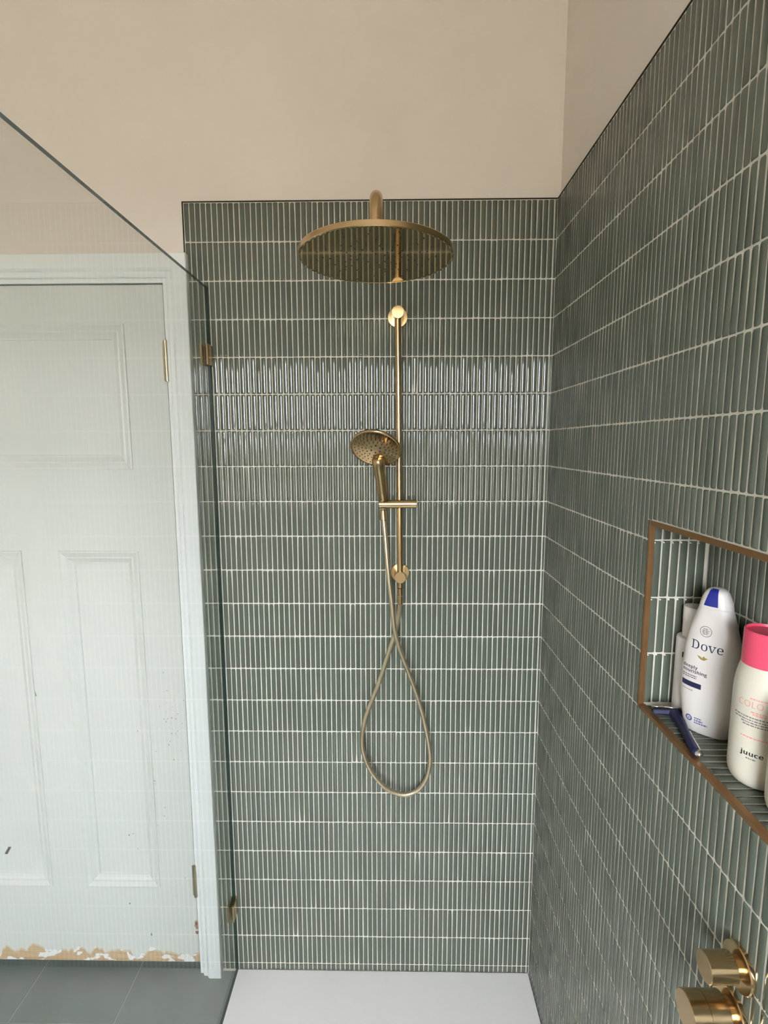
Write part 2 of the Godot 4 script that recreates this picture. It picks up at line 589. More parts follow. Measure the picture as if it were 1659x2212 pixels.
func right_tiles() -> void:
	var wall := get_node("wall_right")
	var z_end := 110 * COL
	var st := begin()
	var gx := 0.0015
	for a in [[0.0, NZ0 - 0.002, 0.002, TOP], [NZ1 + 0.002, z_end, 0.002, TOP], [NZ0 - 0.002, NZ1 + 0.002, 0.002, NY0 - 0.002], [NZ0 - 0.002, NZ1 + 0.002, NY1 + 0.002, TOP]]:
		box(st, Vector3(gx, a[2], a[0]), Vector3(0.0095, a[3], a[1]))
	# inside of the niche
	box(st, Vector3(NX + 0.0015, NY0 - 0.0035, NZ0 - 0.0035), Vector3(NX + 0.0034, NY1 + 0.0035, NZ1 + 0.0035))
	box(st, Vector3(0.0095, NY0 - 0.0035, NZ0 - 0.0034), Vector3(NX + 0.0015, NY1 + 0.0035, NZ0 - 0.0015))
	box(st, Vector3(0.0095, NY0 - 0.0035, NZ1 + 0.0015), Vector3(NX + 0.0015, NY1 + 0.0035, NZ1 + 0.0034))
	box(st, Vector3(0.0095, NY0 - 0.0034, NZ0 - 0.0015), Vector3(NX + 0.0015, NY0 - 0.0015, NZ1 + 0.0015))
	box(st, Vector3(0.0095, NY1 + 0.0015, NZ0 - 0.0015), Vector3(NX + 0.0015, NY1 + 0.0034, NZ1 + 0.0015))
	commit(st, "grout", M.grout, wall)
	var list := []
	var o := Vector3(0, TOP, 0)
	# frame of this wall: u runs towards the camera (+z), v up, n into the room (-x)
	for k in 24:
		var v1 := -k * ROW
		var v0 := maxf(-(k + 1) * ROW, -TOP + 0.010)
		if k == 0:
			v1 = -0.0005
		for i in 110:
			var u0 := i * COL
			var u1 := u0 + COL
			var ya := TOP + v0
			var yb := TOP + v1
			if yb > NY0 and ya < NY1 and u1 > NZ0 - 0.005 and u0 < NZ1 + 0.005:
				if u0 < NZ0 - 0.006 and u1 < NZ0 + COL:
					var cut := minf(v1, NY1 + 0.005 - TOP)
					lay(list, o, Vector3.BACK, Vector3.UP, Vector3.LEFT, u0, NZ0 - 0.005, v0, cut)
					if cut < v1:
						lay(list, o, Vector3.BACK, Vector3.UP, Vector3.LEFT, u0, u1, cut - 0.002, v1)
				elif yb > NY1 + 0.01:
					lay(list, o, Vector3.BACK, Vector3.UP, Vector3.LEFT, u0, u1, NY1 + 0.005 - TOP, v1)
				continue
			lay(list, o, Vector3.BACK, Vector3.UP, Vector3.LEFT, u0, u1, v0, v1)
	# niche side (faces the camera), back, floor, soffit
	for k in range(7, 11):
		var yb := minf(TOP - k * ROW, NY1)
		var ya := maxf(TOP - (k + 1) * ROW, NY0 + 0.002)
		for i in 7:
			lay(list, Vector3(0.006, 0, NZ0), Vector3.RIGHT, Vector3.UP, Vector3.BACK, i * COL, minf((i + 1) * COL, NX - 0.006), ya, yb)
		for i in 42:
			lay(list, Vector3(NX, 0, 0), Vector3.BACK, Vector3.UP, Vector3.LEFT, NZ0 + i * COL, minf(NZ0 + (i + 1) * COL, NZ1), ya, yb)
	for i in 42:
		var za := NZ0 + i * COL
		var zb := minf(za + COL, NZ1)
		lay(list, Vector3(0, NY0, 0), Vector3.FORWARD, Vector3.RIGHT, Vector3.UP, -zb, -za, 0.0085, NX)
		lay(list, Vector3(0, NY1, 0), Vector3.BACK, Vector3.RIGHT, Vector3.DOWN, za, zb, 0.0085, NX)
	set_tiles(list, wall)
	# dark strip over the tiles
	st = begin()
	box(st, Vector3(-0.0006, TOP, 0.0), Vector3(0.0095, TOP + 0.0026, z_end), 0.0004)
	var t := commit(st, "trim_2", M.dark_edge)
	tag(t, "thin dark metal strip along the top of the niche wall's tiles", "trim", "structure")

func niche_trims() -> void:
	var f := 0.009
	var st := begin()
	box(st, Vector3(-0.0016, NY0 - 0.004, NZ0 - 0.0045), Vector3(0.004, NY1 + 0.004, NZ0 + 0.0015), 0.0005)
	box(st, Vector3(0.004, NY0, NZ0 - 0.001), Vector3(0.007, NY1, NZ0 + 0.0012), 0.0004)
	var t := commit(st, "trim_3", M.brass_trim)
	tag(t, "upright brass edging strip of the bottle niche, farther from the camera", "trim", "structure")
	st = begin()
	box(st, Vector3(-0.0016, NY0 - 0.0055, NZ0 + 0.0017), Vector3(0.0085, NY0 + 0.0022, NZ1), 0.0006)
	t = commit(st, "trim_4", M.brass_trim)
	tag(t, "brass edging strip along the niche's sill under the bottles", "trim", "structure")
	st = begin()
	box(st, Vector3(-0.0016, NY1 - 0.0040, NZ0 + 0.0017), Vector3(0.0085, NY1 + 0.0040, NZ1), 0.0006)
	t = commit(st, "trim_5", M.brass_trim)
	tag(t, "brass edging strip along the top of the bottle niche", "trim", "structure")
	st = begin()
	box(st, Vector3(-0.0016, NY0 - 0.0055, NZ1 + 0.0002), Vector3(0.0085, NY1 + 0.0055, NZ1 + f), 0.0006)
	t = commit(st, "trim_6", M.brass_trim)
	tag(t, "upright brass edging strip at the niche's near end, outside the picture", "trim", "structure")

# ------------------------------------------------------------------ door

func door_texture() -> ImageTexture:
	# one pixel is a millimetre; x from the hinge side, y from the top of the leaf
	var w := 768
	var h := 2010
	var base := sn(213, 215, 208)
	var im := Image.create(w, h, false, Image.FORMAT_RGB8)
	im.fill(base)
	var n := FastNoiseLite.new()
	n.seed = 21
	n.frequency = 0.012
	n.fractal_octaves = 3
	var g := FastNoiseLite.new()
	g.seed = 4
	g.frequency = 0.03
	var wood_a := sn(206, 178, 138)
	var wood_b := sn(178, 142, 108)
	var chalk := sn(236, 236, 233)
	# bare timber along the bottom edge, with patches of paint and filler left on it
	for x in w:
		var edge := 55.0 + 34.0 * n.get_noise_2d(x * 1.1, 0.0) + 8.0 * n.get_noise_2d(x * 3.2, 90.0)
		for y in range(h - 110, h):
			var up := float(h - y)
			var c := base
			if up < edge:
				var grain := clampf(0.5 + 0.9 * g.get_noise_2d(x * 0.25, y * 5.0), 0.0, 1.0)
				c = wood_a.lerp(wood_b, grain * (0.45 if up > 27.0 else 0.95))
				var left := n.get_noise_2d(x * 1.2 + 300.0, y * 1.9)
				if left > 0.24 and up > 20.0:
					c = chalk
				elif left > 0.19 and up > 20.0:
					c = c.lerp(chalk, 0.5)
				elif edge - up < 6.0:
					c = c.lerp(base, 0.5)
			im.set_pixel(x, y, c)
	# white filler dab by the hinge corner
	for y in range(h - 44, h - 6):
		for x in range(14, 52):
			if Vector2(x - 32, (y - (h - 24)) * 1.1).length() < 17.0 + 3.0 * n.get_noise_2d(x * 6.0, y * 6.0):
				im.set_pixel(x, y, chalk)
	# chipped wood on the hinge edge
	for a in [[3.0, 1862.0, 6.5, 14.0, sn(168, 128, 104)], [4.0, 1858.0, 2.6, 6.0, sn(96, 66, 50)], [3.0, 1888.0, 4.0, 6.5, sn(128, 94, 72)]]:
		for y in range(int(a[1] - a[3]) - 4, int(a[1] + a[3]) + 5):
			for x in range(0, 16):
				if Vector2((x - a[0]) / a[2], (y - a[1]) / a[3]).length() < 1.0 + 0.5 * n.get_noise_2d(x * 14.0, y * 9.0):
					im.set_pixel(x, y, a[4])
	# dark specks of mould
	var r := RandomNumberGenerator.new()
	r.seed = 77
	for k in 46:
		var x := int(clampf(r.randfn(44.0, 16.0), 4, 100))
		var y := int(r.randfn(1195.0, 60.0))
		im.fill_rect(Rect2i(x, y, r.randi_range(1, 2), r.randi_range(1, 3)), sn(120, 122, 118) if r.randf() < 0.6 else sn(70, 74, 72))
	for k in 34:
		var x := int(r.randfn(112.0 + 10.0 * r.randf(), 14.0))
		var y := int(r.randfn(1460.0, 110.0))
		im.fill_rect(Rect2i(x, y, r.randi_range(1, 3), r.randi_range(1, 4)), sn(104, 108, 104))
	for a in [[196, 1570, 3, 4], [184, 1566, 2, 3], [172, 1616, 2, 3], [203, 1789, 3, 5], [143, 1893, 3, 8], [30, 1702, 2, 3]]:
		im.fill_rect(Rect2i(a[0], a[1], a[2], a[3]), sn(84, 88, 84))
	# scuffs on the muntin and the far panel
	for k in 14:
		im.fill_rect(Rect2i(432 - k / 6, 1112 + k, 5, 1), sn(92, 96, 92))
	for k in 24:
		im.fill_rect(Rect2i(560 + k * 14 / 24, 1615 + k, 9, 1), sn(86, 74, 72))
	return ImageTexture.create_from_image(im)

# flat painted piece of the door with the texture laid on in door coordinates
func door_piece(called: String, boxes: Array, parent: Node, m: Material) -> MeshInstance3D:
	var st := begin()
	for b in boxes:
		box(st, b[0], b[1], b[2])
	st.generate_normals()
	var me := st.commit()
	var md := MeshDataTool.new()
	md.create_from_surface(me, 0)
	for i in md.get_vertex_count():
		var v := md.get_vertex(i)
		md.set_vertex_uv(i, Vector2(-v.x / 0.768, -v.y / 2.010))
	me.clear_surfaces()
	md.commit_to_surface(me)
	var o := MeshInstance3D.new()
	o.name = called
	o.mesh = me
	o.material_override = m
	parent.add_child(o, true)
	return o

func door() -> void:
	# local frame: x = 0 at the hinge edge, running to -0.764; y = 0 at the top, z = 0 the face
	var top := 2.0245
	var d := thing("door_1", "white painted panelled door with bare worn timber along its bottom edge", "door", Vector3(-1.0085, top, 0.0), "structure")
	var m := mat(Color.WHITE, 0.42)
	m.albedo_texture = door_texture()
	m.texture_repeat = false
	var wdt := 0.764
	var bot := -1.990
	var panels := [[-0.108, -0.656, -0.0975, -0.4745], [-0.1085, -0.329, -0.7015, -1.734], [-0.435, -0.6555, -0.7015, -1.734]]
	var t := -0.040
	# stiles, rails and muntin
	door_piece("stile", [[Vector3(-0.108, bot, t), Vector3(0, 0, 0), 0.0]], d, m)
	door_piece("stile", [[Vector3(-wdt, bot, t), Vector3(-0.656, 0, 0), 0.0]], d, m)
	door_piece("top_rail", [[Vector3(-0.656, -0.0975, t), Vector3(-0.108, 0, 0.0), 0.0]], d, m)
	door_piece("lock_rail", [[Vector3(-0.656, -0.7015, t), Vector3(-0.108, -0.4745, 0.0), 0.0]], d, m)
	door_piece("bottom_rail", [[Vector3(-0.656, bot, t), Vector3(-0.108, -1.734, 0.0), 0.0]], d, m)
	door_piece("muntin", [[Vector3(-0.435, -1.734, t), Vector3(-0.329, -0.7015, 0.0), 0.0]], d, m)
	for p in panels:
		var o := door_piece("panel", [[Vector3(p[1], p[3], -0.03), Vector3(p[0], p[2], -0.011), 0.0]], d, m)
		var st := begin()
		ring(st, p[1], p[0], p[3], p[2], [Vector2(-0.002, -0.001), Vector2(-0.001, 0.0035), Vector2(0.004, 0.0045), Vector2(0.010, 0.0015), Vector2(0.016, -0.0015), Vector2(0.020, -0.0005), Vector2(0.026, -0.0045), Vector2(0.033, -0.0085), Vector2(0.0365, -0.0085), Vector2(0.038, -0.0112)])
		commit(st, "moulding", M.door, o)
	# hinges
	for y in [[1.886, 1.7795], [0.3655, 0.2616]]:
		var hn := Node3D.new()
		hn.name = "hinge"
		d.add_child(hn, true)
		var st := begin()
		var ya: float = y[1] - top
		var yb: float = y[0] - top
		rod(st, Vector3(0.0015, ya, 0.0035), Vector3(0.0015, yb, 0.0035), 0.0052, 16)
		commit(st, "knuckle", M.nickel, hn)
		st = begin()
		box(st, Vector3(-0.0085, ya + 0.002, -0.001), Vector3(0.0, yb - 0.002, 0.0011), 0.0003)
		commit(st, "leaf_plate", M.nickel, hn)
	# lining of the doorway
	var st := begin()
	box(st, Vector3(-1.0058, -0.001, -0.119), Vector3(-0.9935, top + 0.0155, 0.0045), 0.001)
	box(st, Vector3(-1.7885, -0.001, -0.119), Vector3(-1.7755, top + 0.0155, 0.0045), 0.001)
	box(st, Vector3(-1.7755, top + 0.0035, -0.119), Vector3(-1.0058, top + 0.0155, 0.0045), 0.001)
	var l := commit(st, "trim_7", M.wood_trim)
	tag(l, "white painted door lining just inside the moulded casing", "trim", "structure")
	# moulded casing round it: mitred legs and head
	var prof := [Vector2(0.0, -0.009), Vector2(0.0, 0.019), Vector2(0.002, 0.0205), Vector2(0.036, 0.0205), Vector2(0.040, 0.0175), Vector2(0.043, 0.0135), Vector2(0.048, 0.0125), Vector2(0.054, 0.0125), Vector2(0.0565, 0.010), Vector2(0.0575, -0.0088)]
	var xa := -1.845
	var xb := -0.9375
	var yt := 2.0962
	st = begin()
	for i in prof.size() - 1:
		var p: Vector2 = prof[i]
		var q: Vector2 = prof[i + 1]
		quad(st, Vector3(xb - p.x, 0.0, p.y), Vector3(xb - q.x, 0.0, q.y), Vector3(xb - q.x, yt - q.x, q.y), Vector3(xb - p.x, yt - p.x, p.y))
		quad(st, Vector3(xa + p.x, 0.0, p.y), Vector3(xa + p.x, yt - p.x, p.y), Vector3(xa + q.x, yt - q.x, q.y), Vector3(xa + q.x, 0.0, q.y))
		quad(st, Vector3(xa + p.x, yt - p.x, p.y), Vector3(xb - p.x, yt - p.x, p.y), Vector3(xb - q.x, yt - q.x, q.y), Vector3(xa + q.x, yt - q.x, q.y))
	var c := commit(st, "trim_8", M.wood_trim)
	tag(c, "white moulded casing round the panelled door", "trim", "structure")

# ------------------------------------------------------------------ glass screen and tray

func screen_and_tray() -> void:
	var s := thing("shower_screen", "frameless clear glass shower screen standing between the door and the tiled shower", "shower screen", Vector3(SCREEN_X, 0.0125, 0.0))
	var t := 0.004
	var hgt := 2.003
	var z0 := 0.004
	var z1 := 1.0
	var st := begin()
	quad(st, Vector3(t, 0, z0), Vector3(t, hgt, z0), Vector3(t, hgt, z1), Vector3(t, 0, z1))
	quad(st, Vector3(-t, 0, z1), Vector3(-t, hgt, z1), Vector3(-t, hgt, z0), Vector3(-t, 0, z0))
	commit(st, "glass_pane", M.glass, s)
	st = begin()
	quad(st, Vector3(-t, hgt, z0), Vector3(-t, hgt, z1), Vector3(t, hgt, z1), Vector3(t, hgt, z0))
	quad(st, Vector3(-t, 0, z0), Vector3(t, 0, z0), Vector3(t, 0, z1), Vector3(-t, 0, z1))
	quad(st, Vector3(-t, 0, z1), Vector3(t, 0, z1), Vector3(t, hgt, z1), Vector3(-t, hgt, z1))
	quad(st, Vector3(t, 0, z0), Vector3(-t, 0, z0), Vector3(-t, hgt, z0), Vector3(t, hgt, z0))
	commit(st, "glass_edge", M.glass_edge, s)
	st = begin()
	box(st, Vector3(-t, 0, 0.0007), Vector3(t, hgt, z0 - 0.0002))
	commit(st, "sealant", mat(sn(52, 54, 50), 0.5), s)
	for y in [1.8433, 0.239]:
		var b := Node3D.new()
		b.name = "wall_bracket"
		s.add_child(b, true)
		for sx in [-1.0, 1.0]:
			st = begin()
			var xa: float = minf(sx * (t + 0.0003), sx * (t + 0.0065))
			var xb: float = maxf(sx * (t + 0.0003), sx * (t + 0.0065))
			box(st, Vector3(xa, y - 0.0125 - 0.026, 0.001), Vector3(xb, y - 0.0125 + 0.026, 0.042), 0.0012)
			commit(st, "clamp_plate", M.brass, b)
	# tray: low white slab, rim and shallow dish
	st = begin()
	var x0 := -0.8940
	var x1 := -0.002
	var za := 0.0022
	var zb := 1.3
	var y := 0.0115
	var rim := 0.05
	box(st, Vector3(x0, 0.0, za), Vector3(x1, y - 0.002, zb), 0.002)
	var n := 24
	st.set_smooth_group(1)
	var pt := func(i: int, j: int) -> Vector3:
		var u := float(i) / n
		var v := float(j) / n
		var px := lerpf(x0, x1, u)
		var pz := lerpf(za, zb, v)
		var edge := minf(minf(px - x0, x1 - px), minf(pz - za, zb - pz))
		var yy := y - 0.004 * smoothstep(rim * 0.5, rim * 1.5, edge) - 0.004 * smoothstep(0.05, 0.45, edge)
		return Vector3(px, yy + 0.0035 if edge > 0.001 else y + 0.0005, pz)
	for i in n:
		for j in n:
			quad(st, pt.call(i, j), pt.call(i + 1, j), pt.call(i + 1, j + 1), pt.call(i, j + 1))
	st.set_smooth_group(-1)
	var o := commit(st, "shower_tray", M.tray)
	tag(o, "low white shower tray on the floor under the tiled walls", "shower tray")

# ------------------------------------------------------------------ shower fittings

func overhead_shower() -> void:
	var hx := -0.4462
	var hz := 0.325
	var yb := 1.9745
	var r := 0.1515
	var s := thing("overhead_shower", "large round brushed brass overhead shower head on a wall arm", "shower head", Vector3(hx, yb, hz))
	var st := begin()
	# outer shell: rim and domed top
	lathe(st, [Vector2(r - 0.0015, 0.0), Vector2(r, 0.0012), Vector2(r, 0.0095), Vector2(r - 0.001, 0.0108), Vector2(0.03, 0.0135), Vector2(0.0, 0.0135)], 96, Transform3D(), true)
	commit(st, "shell", M.brass, s).rotation.x = deg_to_rad(-0.7)
	st = begin()
	lathe(st, [Vector2(0.0, 0.0006), Vector2(r - 0.0055, 0.0006), Vector2(r - 0.0045, -0.0002), Vector2(r - 0.0015, 0.0)], 96, Transform3D(), true)
	var face := commit(st, "spray_plate", M.brass_mirror, s)
	face.rotation.x = deg_to_rad(-0.7)
	# rubber nozzles in spiralling rows
	st = begin()
	for arm in 16:
		for k in 9:
			var rr := 0.024 + 0.0132 * k
			var a := TAU * arm / 16.0 + 0.055 * k + (0.0 if k % 2 == 0 else 0.09)
			if k < 2 and arm % 2 == 1:
				continue
			var c := Vector3(cos(a) * rr, 0.0006, sin(a) * rr)
			lathe(st, [Vector2(0.0, -0.0010), Vector2(0.0014, -0.0010), Vector2(0.0019, 0.0)], 8, Transform3D(Basis(), c))
	var nz := commit(st, "nozzles", M.rubber, face)
	nz.set_meta("kind", "stuff")
	# joint, arm and wall flange
	st = begin()
	lathe(st, [Vector2(0.0, 0.013), Vector2(0.021, 0.013), Vector2(0.021, 0.020), Vector2(0.0165, 0.0235), Vector2(0.0165, 0.033), Vector2(0.0, 0.033)], 40, Transform3D(), true)
	commit(st, "swivel_joint", M.brass, s)
	st = begin()
	var pts := []
	var rb := 0.045
	var ya := 0.128
	pts.append(Vector3(0, 0.03, 0))
	for k in 13:
		var a := PI / 2 * k / 12.0
		pts.append(Vector3(0, ya - rb + rb * sin(a), -rb + rb * cos(a)))
	pts.append(Vector3(0, ya, -hz + 0.004))
	sweep(st, pts, 0.0127, 28)
	commit(st, "arm", M.brass_soft, s)
	st = begin()
	lathe(st, [Vector2(0.0, 0.0), Vector2(0.031, 0.0), Vector2(0.031, 0.005), Vector2(0.029, 0.007), Vector2(0.0, 0.007)], 40, along(Vector3(0, ya, -hz + 0.0008), Vector3.BACK), true)
	commit(st, "wall_flange", M.brass, s)

func rail_set() -> void:
	var zr := 0.05
	var tp := Vector3(-0.4006, 1.9385, zr)
	var bt := Vector3(-0.3938, 1.2655, zr)
	var s := thing("shower_rail", "upright brushed brass slide rail on the green tiles under the overhead shower", "shower rail", bt)
	var st := begin()
	var low := Vector3(0, -0.030, 0)
	rod(st, low, tp - bt + Vector3(0, 0.004, 0), 0.0083, 28)
	commit(st, "rail", M.brass, s)
	for at in [tp - bt, Vector3.ZERO]:
		var b := Node3D.new()
		b.name = "rail_bracket"
		b.position = at
		s.add_child(b, true)
		st = begin()
		lathe(st, [Vector2(0.0, 0.0), Vector2(0.026, 0.0), Vector2(0.026, 0.0045), Vector2(0.0248, 0.006), Vector2(0.0, 0.006)], 48, along(Vector3(0, 0, -zr + 0.0008), Vector3.BACK), true)
		commit(st, "rosette", M.brass, b)
		st = begin()
		rod(st, Vector3(0, 0, -zr + 0.006), Vector3(0, 0, 0.0125), 0.0158, 40, 0.001)
		commit(st, "boss", M.brass, b)
	# hose outlet under the lower bracket
	st = begin()
	lathe(st, [Vector2(0.0, -0.052), Vector2(0.0072, -0.052), Vector2(0.0078, -0.050), Vector2(0.0078, -0.0315), Vector2(0.0, -0.0315)], 24, Transform3D(), true)
	commit(st, "hose_outlet", M.brass, s)
	# slider that grips the hand shower
	var sl := Vector3(-0.3974, 1.4605, zr) - bt
	st = begin()
	rod(st, sl + Vector3(-0.0525, 0, 0.006), sl + Vector3(0.046, 0, 0.006), 0.0112, 36, 0.001)
	commit(st, "slider", M.brass, s)

	# hand shower
	var base := Vector3(-0.4385, 1.4775, 0.060)
	var neck := Vector3(-0.4492, 1.5690, 0.092)
	var h := thing("hand_shower", "brass hand shower resting in the slide rail's holder", "hand shower", base)
	var dir := (neck - base)
	var len := dir.length()
	st = begin()
	lathe(st, [Vector2(0.0, -0.004), Vector2(0.0126, -0.004), Vector2(0.0138, -0.001), Vector2(0.0140, 0.02), Vector2(0.0140, len * 0.55), Vector2(0.0150, len * 0.85), Vector2(0.0165, len * 1.02), Vector2(0.0135, len * 1.12), Vector2(0.0, len * 1.16)], 32, along(Vector3.ZERO, dir))
	commit(st, "handle", M.brass_soft, h)
	var n := Vector3(-0.13, -0.735, 0.665).normalized()      # where the spray face looks
	var hc := Vector3(-0.4552, 1.6030, 0.118) - base
	var xf := along(hc, -n)                                   # y runs into the head
	st = begin()
	var R := 0.0635
	lathe(st, [Vector2(R - 0.004, -0.0012), Vector2(R - 0.001, -0.0008), Vector2(R, 0.0022), Vector2(R - 0.0015, 0.0065), Vector2(R - 0.012, 0.0125), Vector2(0.032, 0.0200), Vector2(0.016, 0.0245), Vector2(0.0, 0.0255)], 64, xf)
	var head := commit(st, "head", M.brass_soft, h)
	st = begin()
	lathe(st, [Vector2(0.0, -0.0004), Vector2(R - 0.0052, -0.0004), Vector2(R - 0.0042, -0.0012)], 64, xf)
	commit(st, "spray_face", M.brass, head)
	st = begin()
	for row in [[0.0125, 6, 0.0023], [0.024, 14, 0.0015], [0.0335, 20, 0.0015], [0.0425, 26, 0.0015], [0.0515, 30, 0.0014]]:
		for k in row[1]:
			var a: float = TAU * k / row[1] + row[0] * 37.0
			var c := Vector3(cos(a) * row[0], -0.0005, sin(a) * row[0])
			lathe(st, [Vector2(0.0, -0.0014), Vector2(row[2] * 0.75, -0.0014), Vector2(row[2], 0.0)], 8, xf * Transform3D(Basis(), c))
	var nz := commit(st, "nozzles", M.rubber, head)
	nz.set_meta("kind", "stuff")
	# round mode button at the low edge of the face
	var low_dir := (Vector3.DOWN - n * Vector3.DOWN.dot(n)).normalized()
	var bc := hc + low_dir * 0.0475 + Vector3(0.006, 0, 0)
	st = begin()
	lathe(st, [Vector2(0.0085, -0.0008), Vector2(0.0085, 0.0018), Vector2(0.0072, 0.0034), Vector2(0.0, 0.0040)], 28, along(bc, n))
	commit(st, "button", M.brass, head)

	# hose
	var ctrl := []
	for a in [[-0.4385, 1.4486, 0.0570], [-0.4370, 1.4180, 0.0590], [-0.4321, 1.3643, 0.0640], [-0.4262, 1.2901, 0.0690], [-0.4166, 1.2027, 0.071], [-0.4080, 1.1209, 0.072], [-0.3870, 1.0494, 0.070], [-0.3579, 0.9687, 0.065], [-0.3333, 0.8863, 0.060], [-0.3158, 0.8021, 0.055], [-0.3098, 0.7438, 0.050], [-0.3181, 0.6873, 0.045], [-0.3398, 0.6482, 0.042], [-0.3724, 0.6309, 0.042], [-0.4052, 0.6363, 0.044], [-0.4379, 0.6574, 0.046], [-0.4729, 0.7008, 0.046], [-0.4947, 0.7532, 0.045], [-0.4995, 0.8011, 0.044], [-0.4902, 0.8578, 0.042], [-0.4706, 0.9127, 0.040], [-0.4473, 0.9763, 0.040], [-0.4268, 1.0434, 0.041], [-0.4104, 1.0983, 0.043], [-0.3992, 1.1470, 0.046], [-0.3941, 1.1860, 0.0495], [-0.3938, 1.2130, 0.05]]:
		ctrl.append(Vector3(a[0], a[1], a[2]))
	var hose := thing("shower_hose", "smooth brass shower hose hanging in a long loop on the tiles", "hose", ctrl[0])
	var pts := []
	for p in spline(ctrl, 7):
		pts.append(p - ctrl[0])
	st = begin()
	sweep(st, pts, 0.0064, 14)
	commit(st, "tube", M.hose, hose)
	st = begin()
	lathe(st, [Vector2(0.0068, 0.0), Vector2(0.0098, 0.002), Vector2(0.0085, 0.026), Vector2(0.0070, 0.030)], 24, along(Vector3(0.0010, -0.0306, 0.0010), Vector3(-0.03, 1, -0.03)), true)
	commit(st, "cone_nut", M.brass, hose)
	st = begin()
	lathe(st, [Vector2(0.0066, 0.0), Vector2(0.0074, 0.001), Vector2(0.0074, 0.021), Vector2(0.0066, 0.022)], 24, along(pts[-1] + Vector3(0, -0.0225, 0), Vector3.UP), true)
	commit(st, "nut", M.brass, hose)

func valve(called: String, label: String, y: float, z: float, rf: float, rk: float, out: float, groove: float) -> void:
	var v := thing(called, label, "shower control", Vector3(0, y, z))
	var xf := along(Vector3(0.0008, 0, 0), Vector3.LEFT)
	var st := begin()
	lathe(st, [Vector2(0.0, 0.0), Vector2(rf, 0.0), Vector2(rf, 0.0045), Vector2(rf - 0.001, 0.006), Vector2(0.0, 0.006)], 56, xf, true)
	commit(st, "wall_plate", M.brass, v)
	st = begin()
	lathe(st, [Vector2(0.0, 0.006), Vector2(rk * 0.72, 0.006), Vector2(rk * 0.72, 0.012), Vector2(0.0, 0.012)], 40, xf, true)
	commit(st, "collar", M.brass, v)
	st = begin()
	var p := [Vector2(0.0, 0.012), Vector2(rk - 0.0006, 0.012), Vector2(rk, 0.0126)]
	if groove > 0.0:
		p.append_array([Vector2(rk, groove - 0.0006), Vector2(rk - 0.0009, groove - 0.0003), Vector2(rk - 0.0009, groove + 0.0003), Vector2(rk, groove + 0.0006)])
	p.append_array([Vector2(rk, out - 0.0007), Vector2(rk - 0.0007, out), Vector2(0.0, out)])
	lathe(st, p, 64, xf, true)
	commit(st, "knob", M.brass_soft, v)

func valves() -> void:
	valve("diverter_valve", "smaller upper brass shower knob on the tiled wall under the niche", 0.9965, 0.8465, 0.0268, 0.0168, 0.0445, 0.0)
	valve("mixer_valve", "larger lower brass shower knob with a grooved barrel, under the niche", 0.9255, 0.8395, 0.0312, 0.0222, 0.0575, 0.036)

# ------------------------------------------------------------------ in the niche

# bottle with an oval section: rows of Vector3(half width, half depth, height); power > 2 squares the oval
func bottle_body(rows: Array, power := 2.0, seg := 48) -> SurfaceTool:
	var st := begin()
	st.set_smooth_group(0)
	for i in rows.size() - 1:
		for j in seg:
			var q := []
			for e in [[i, j], [i, j + 1], [i + 1, j + 1], [i + 1, j]]:
				q.append(oval(rows[e[0]], TAU * e[1] / seg, power))
			quad(st, q[0], q[1], q[2], q[3])
	st.set_smooth_group(-1)
	return st

func oval(r: Vector3, a: float, power: float) -> Vector3:
	var c := cos(a)
	var s := sin(a)
	return Vector3(r.x * signf(c) * pow(absf(c), 2.0 / power), r.z, r.y * signf(s) * pow(absf(s), 2.0 / power))

# point of the front (+z) of such a bottle: x across, y up, lifted off the surface
func front_of(rows: Array, power: float) -> Callable:
	return func(x: float, y: float, lift: float) -> Vector3:
		var k := 0
		while k < rows.size() - 2 and rows[k + 1].z < y:
			k += 1
		var a: Vector3 = rows[k]
		var b: Vector3 = rows[k + 1]
		var t := clampf((y - a.z) / maxf(b.z - a.z, 1e-6), 0.0, 1.0)
		var r := a.lerp(b, t)
		var u := clampf(absf(x) / r.x, 0.0, 0.999)
		return Vector3(x, y, r.y * pow(1.0 - pow(u, power), 1.0 / power) + lift)

func smooth_rows(ctrl: Array, each := 5) -> Array:
	return spline(ctrl, each)

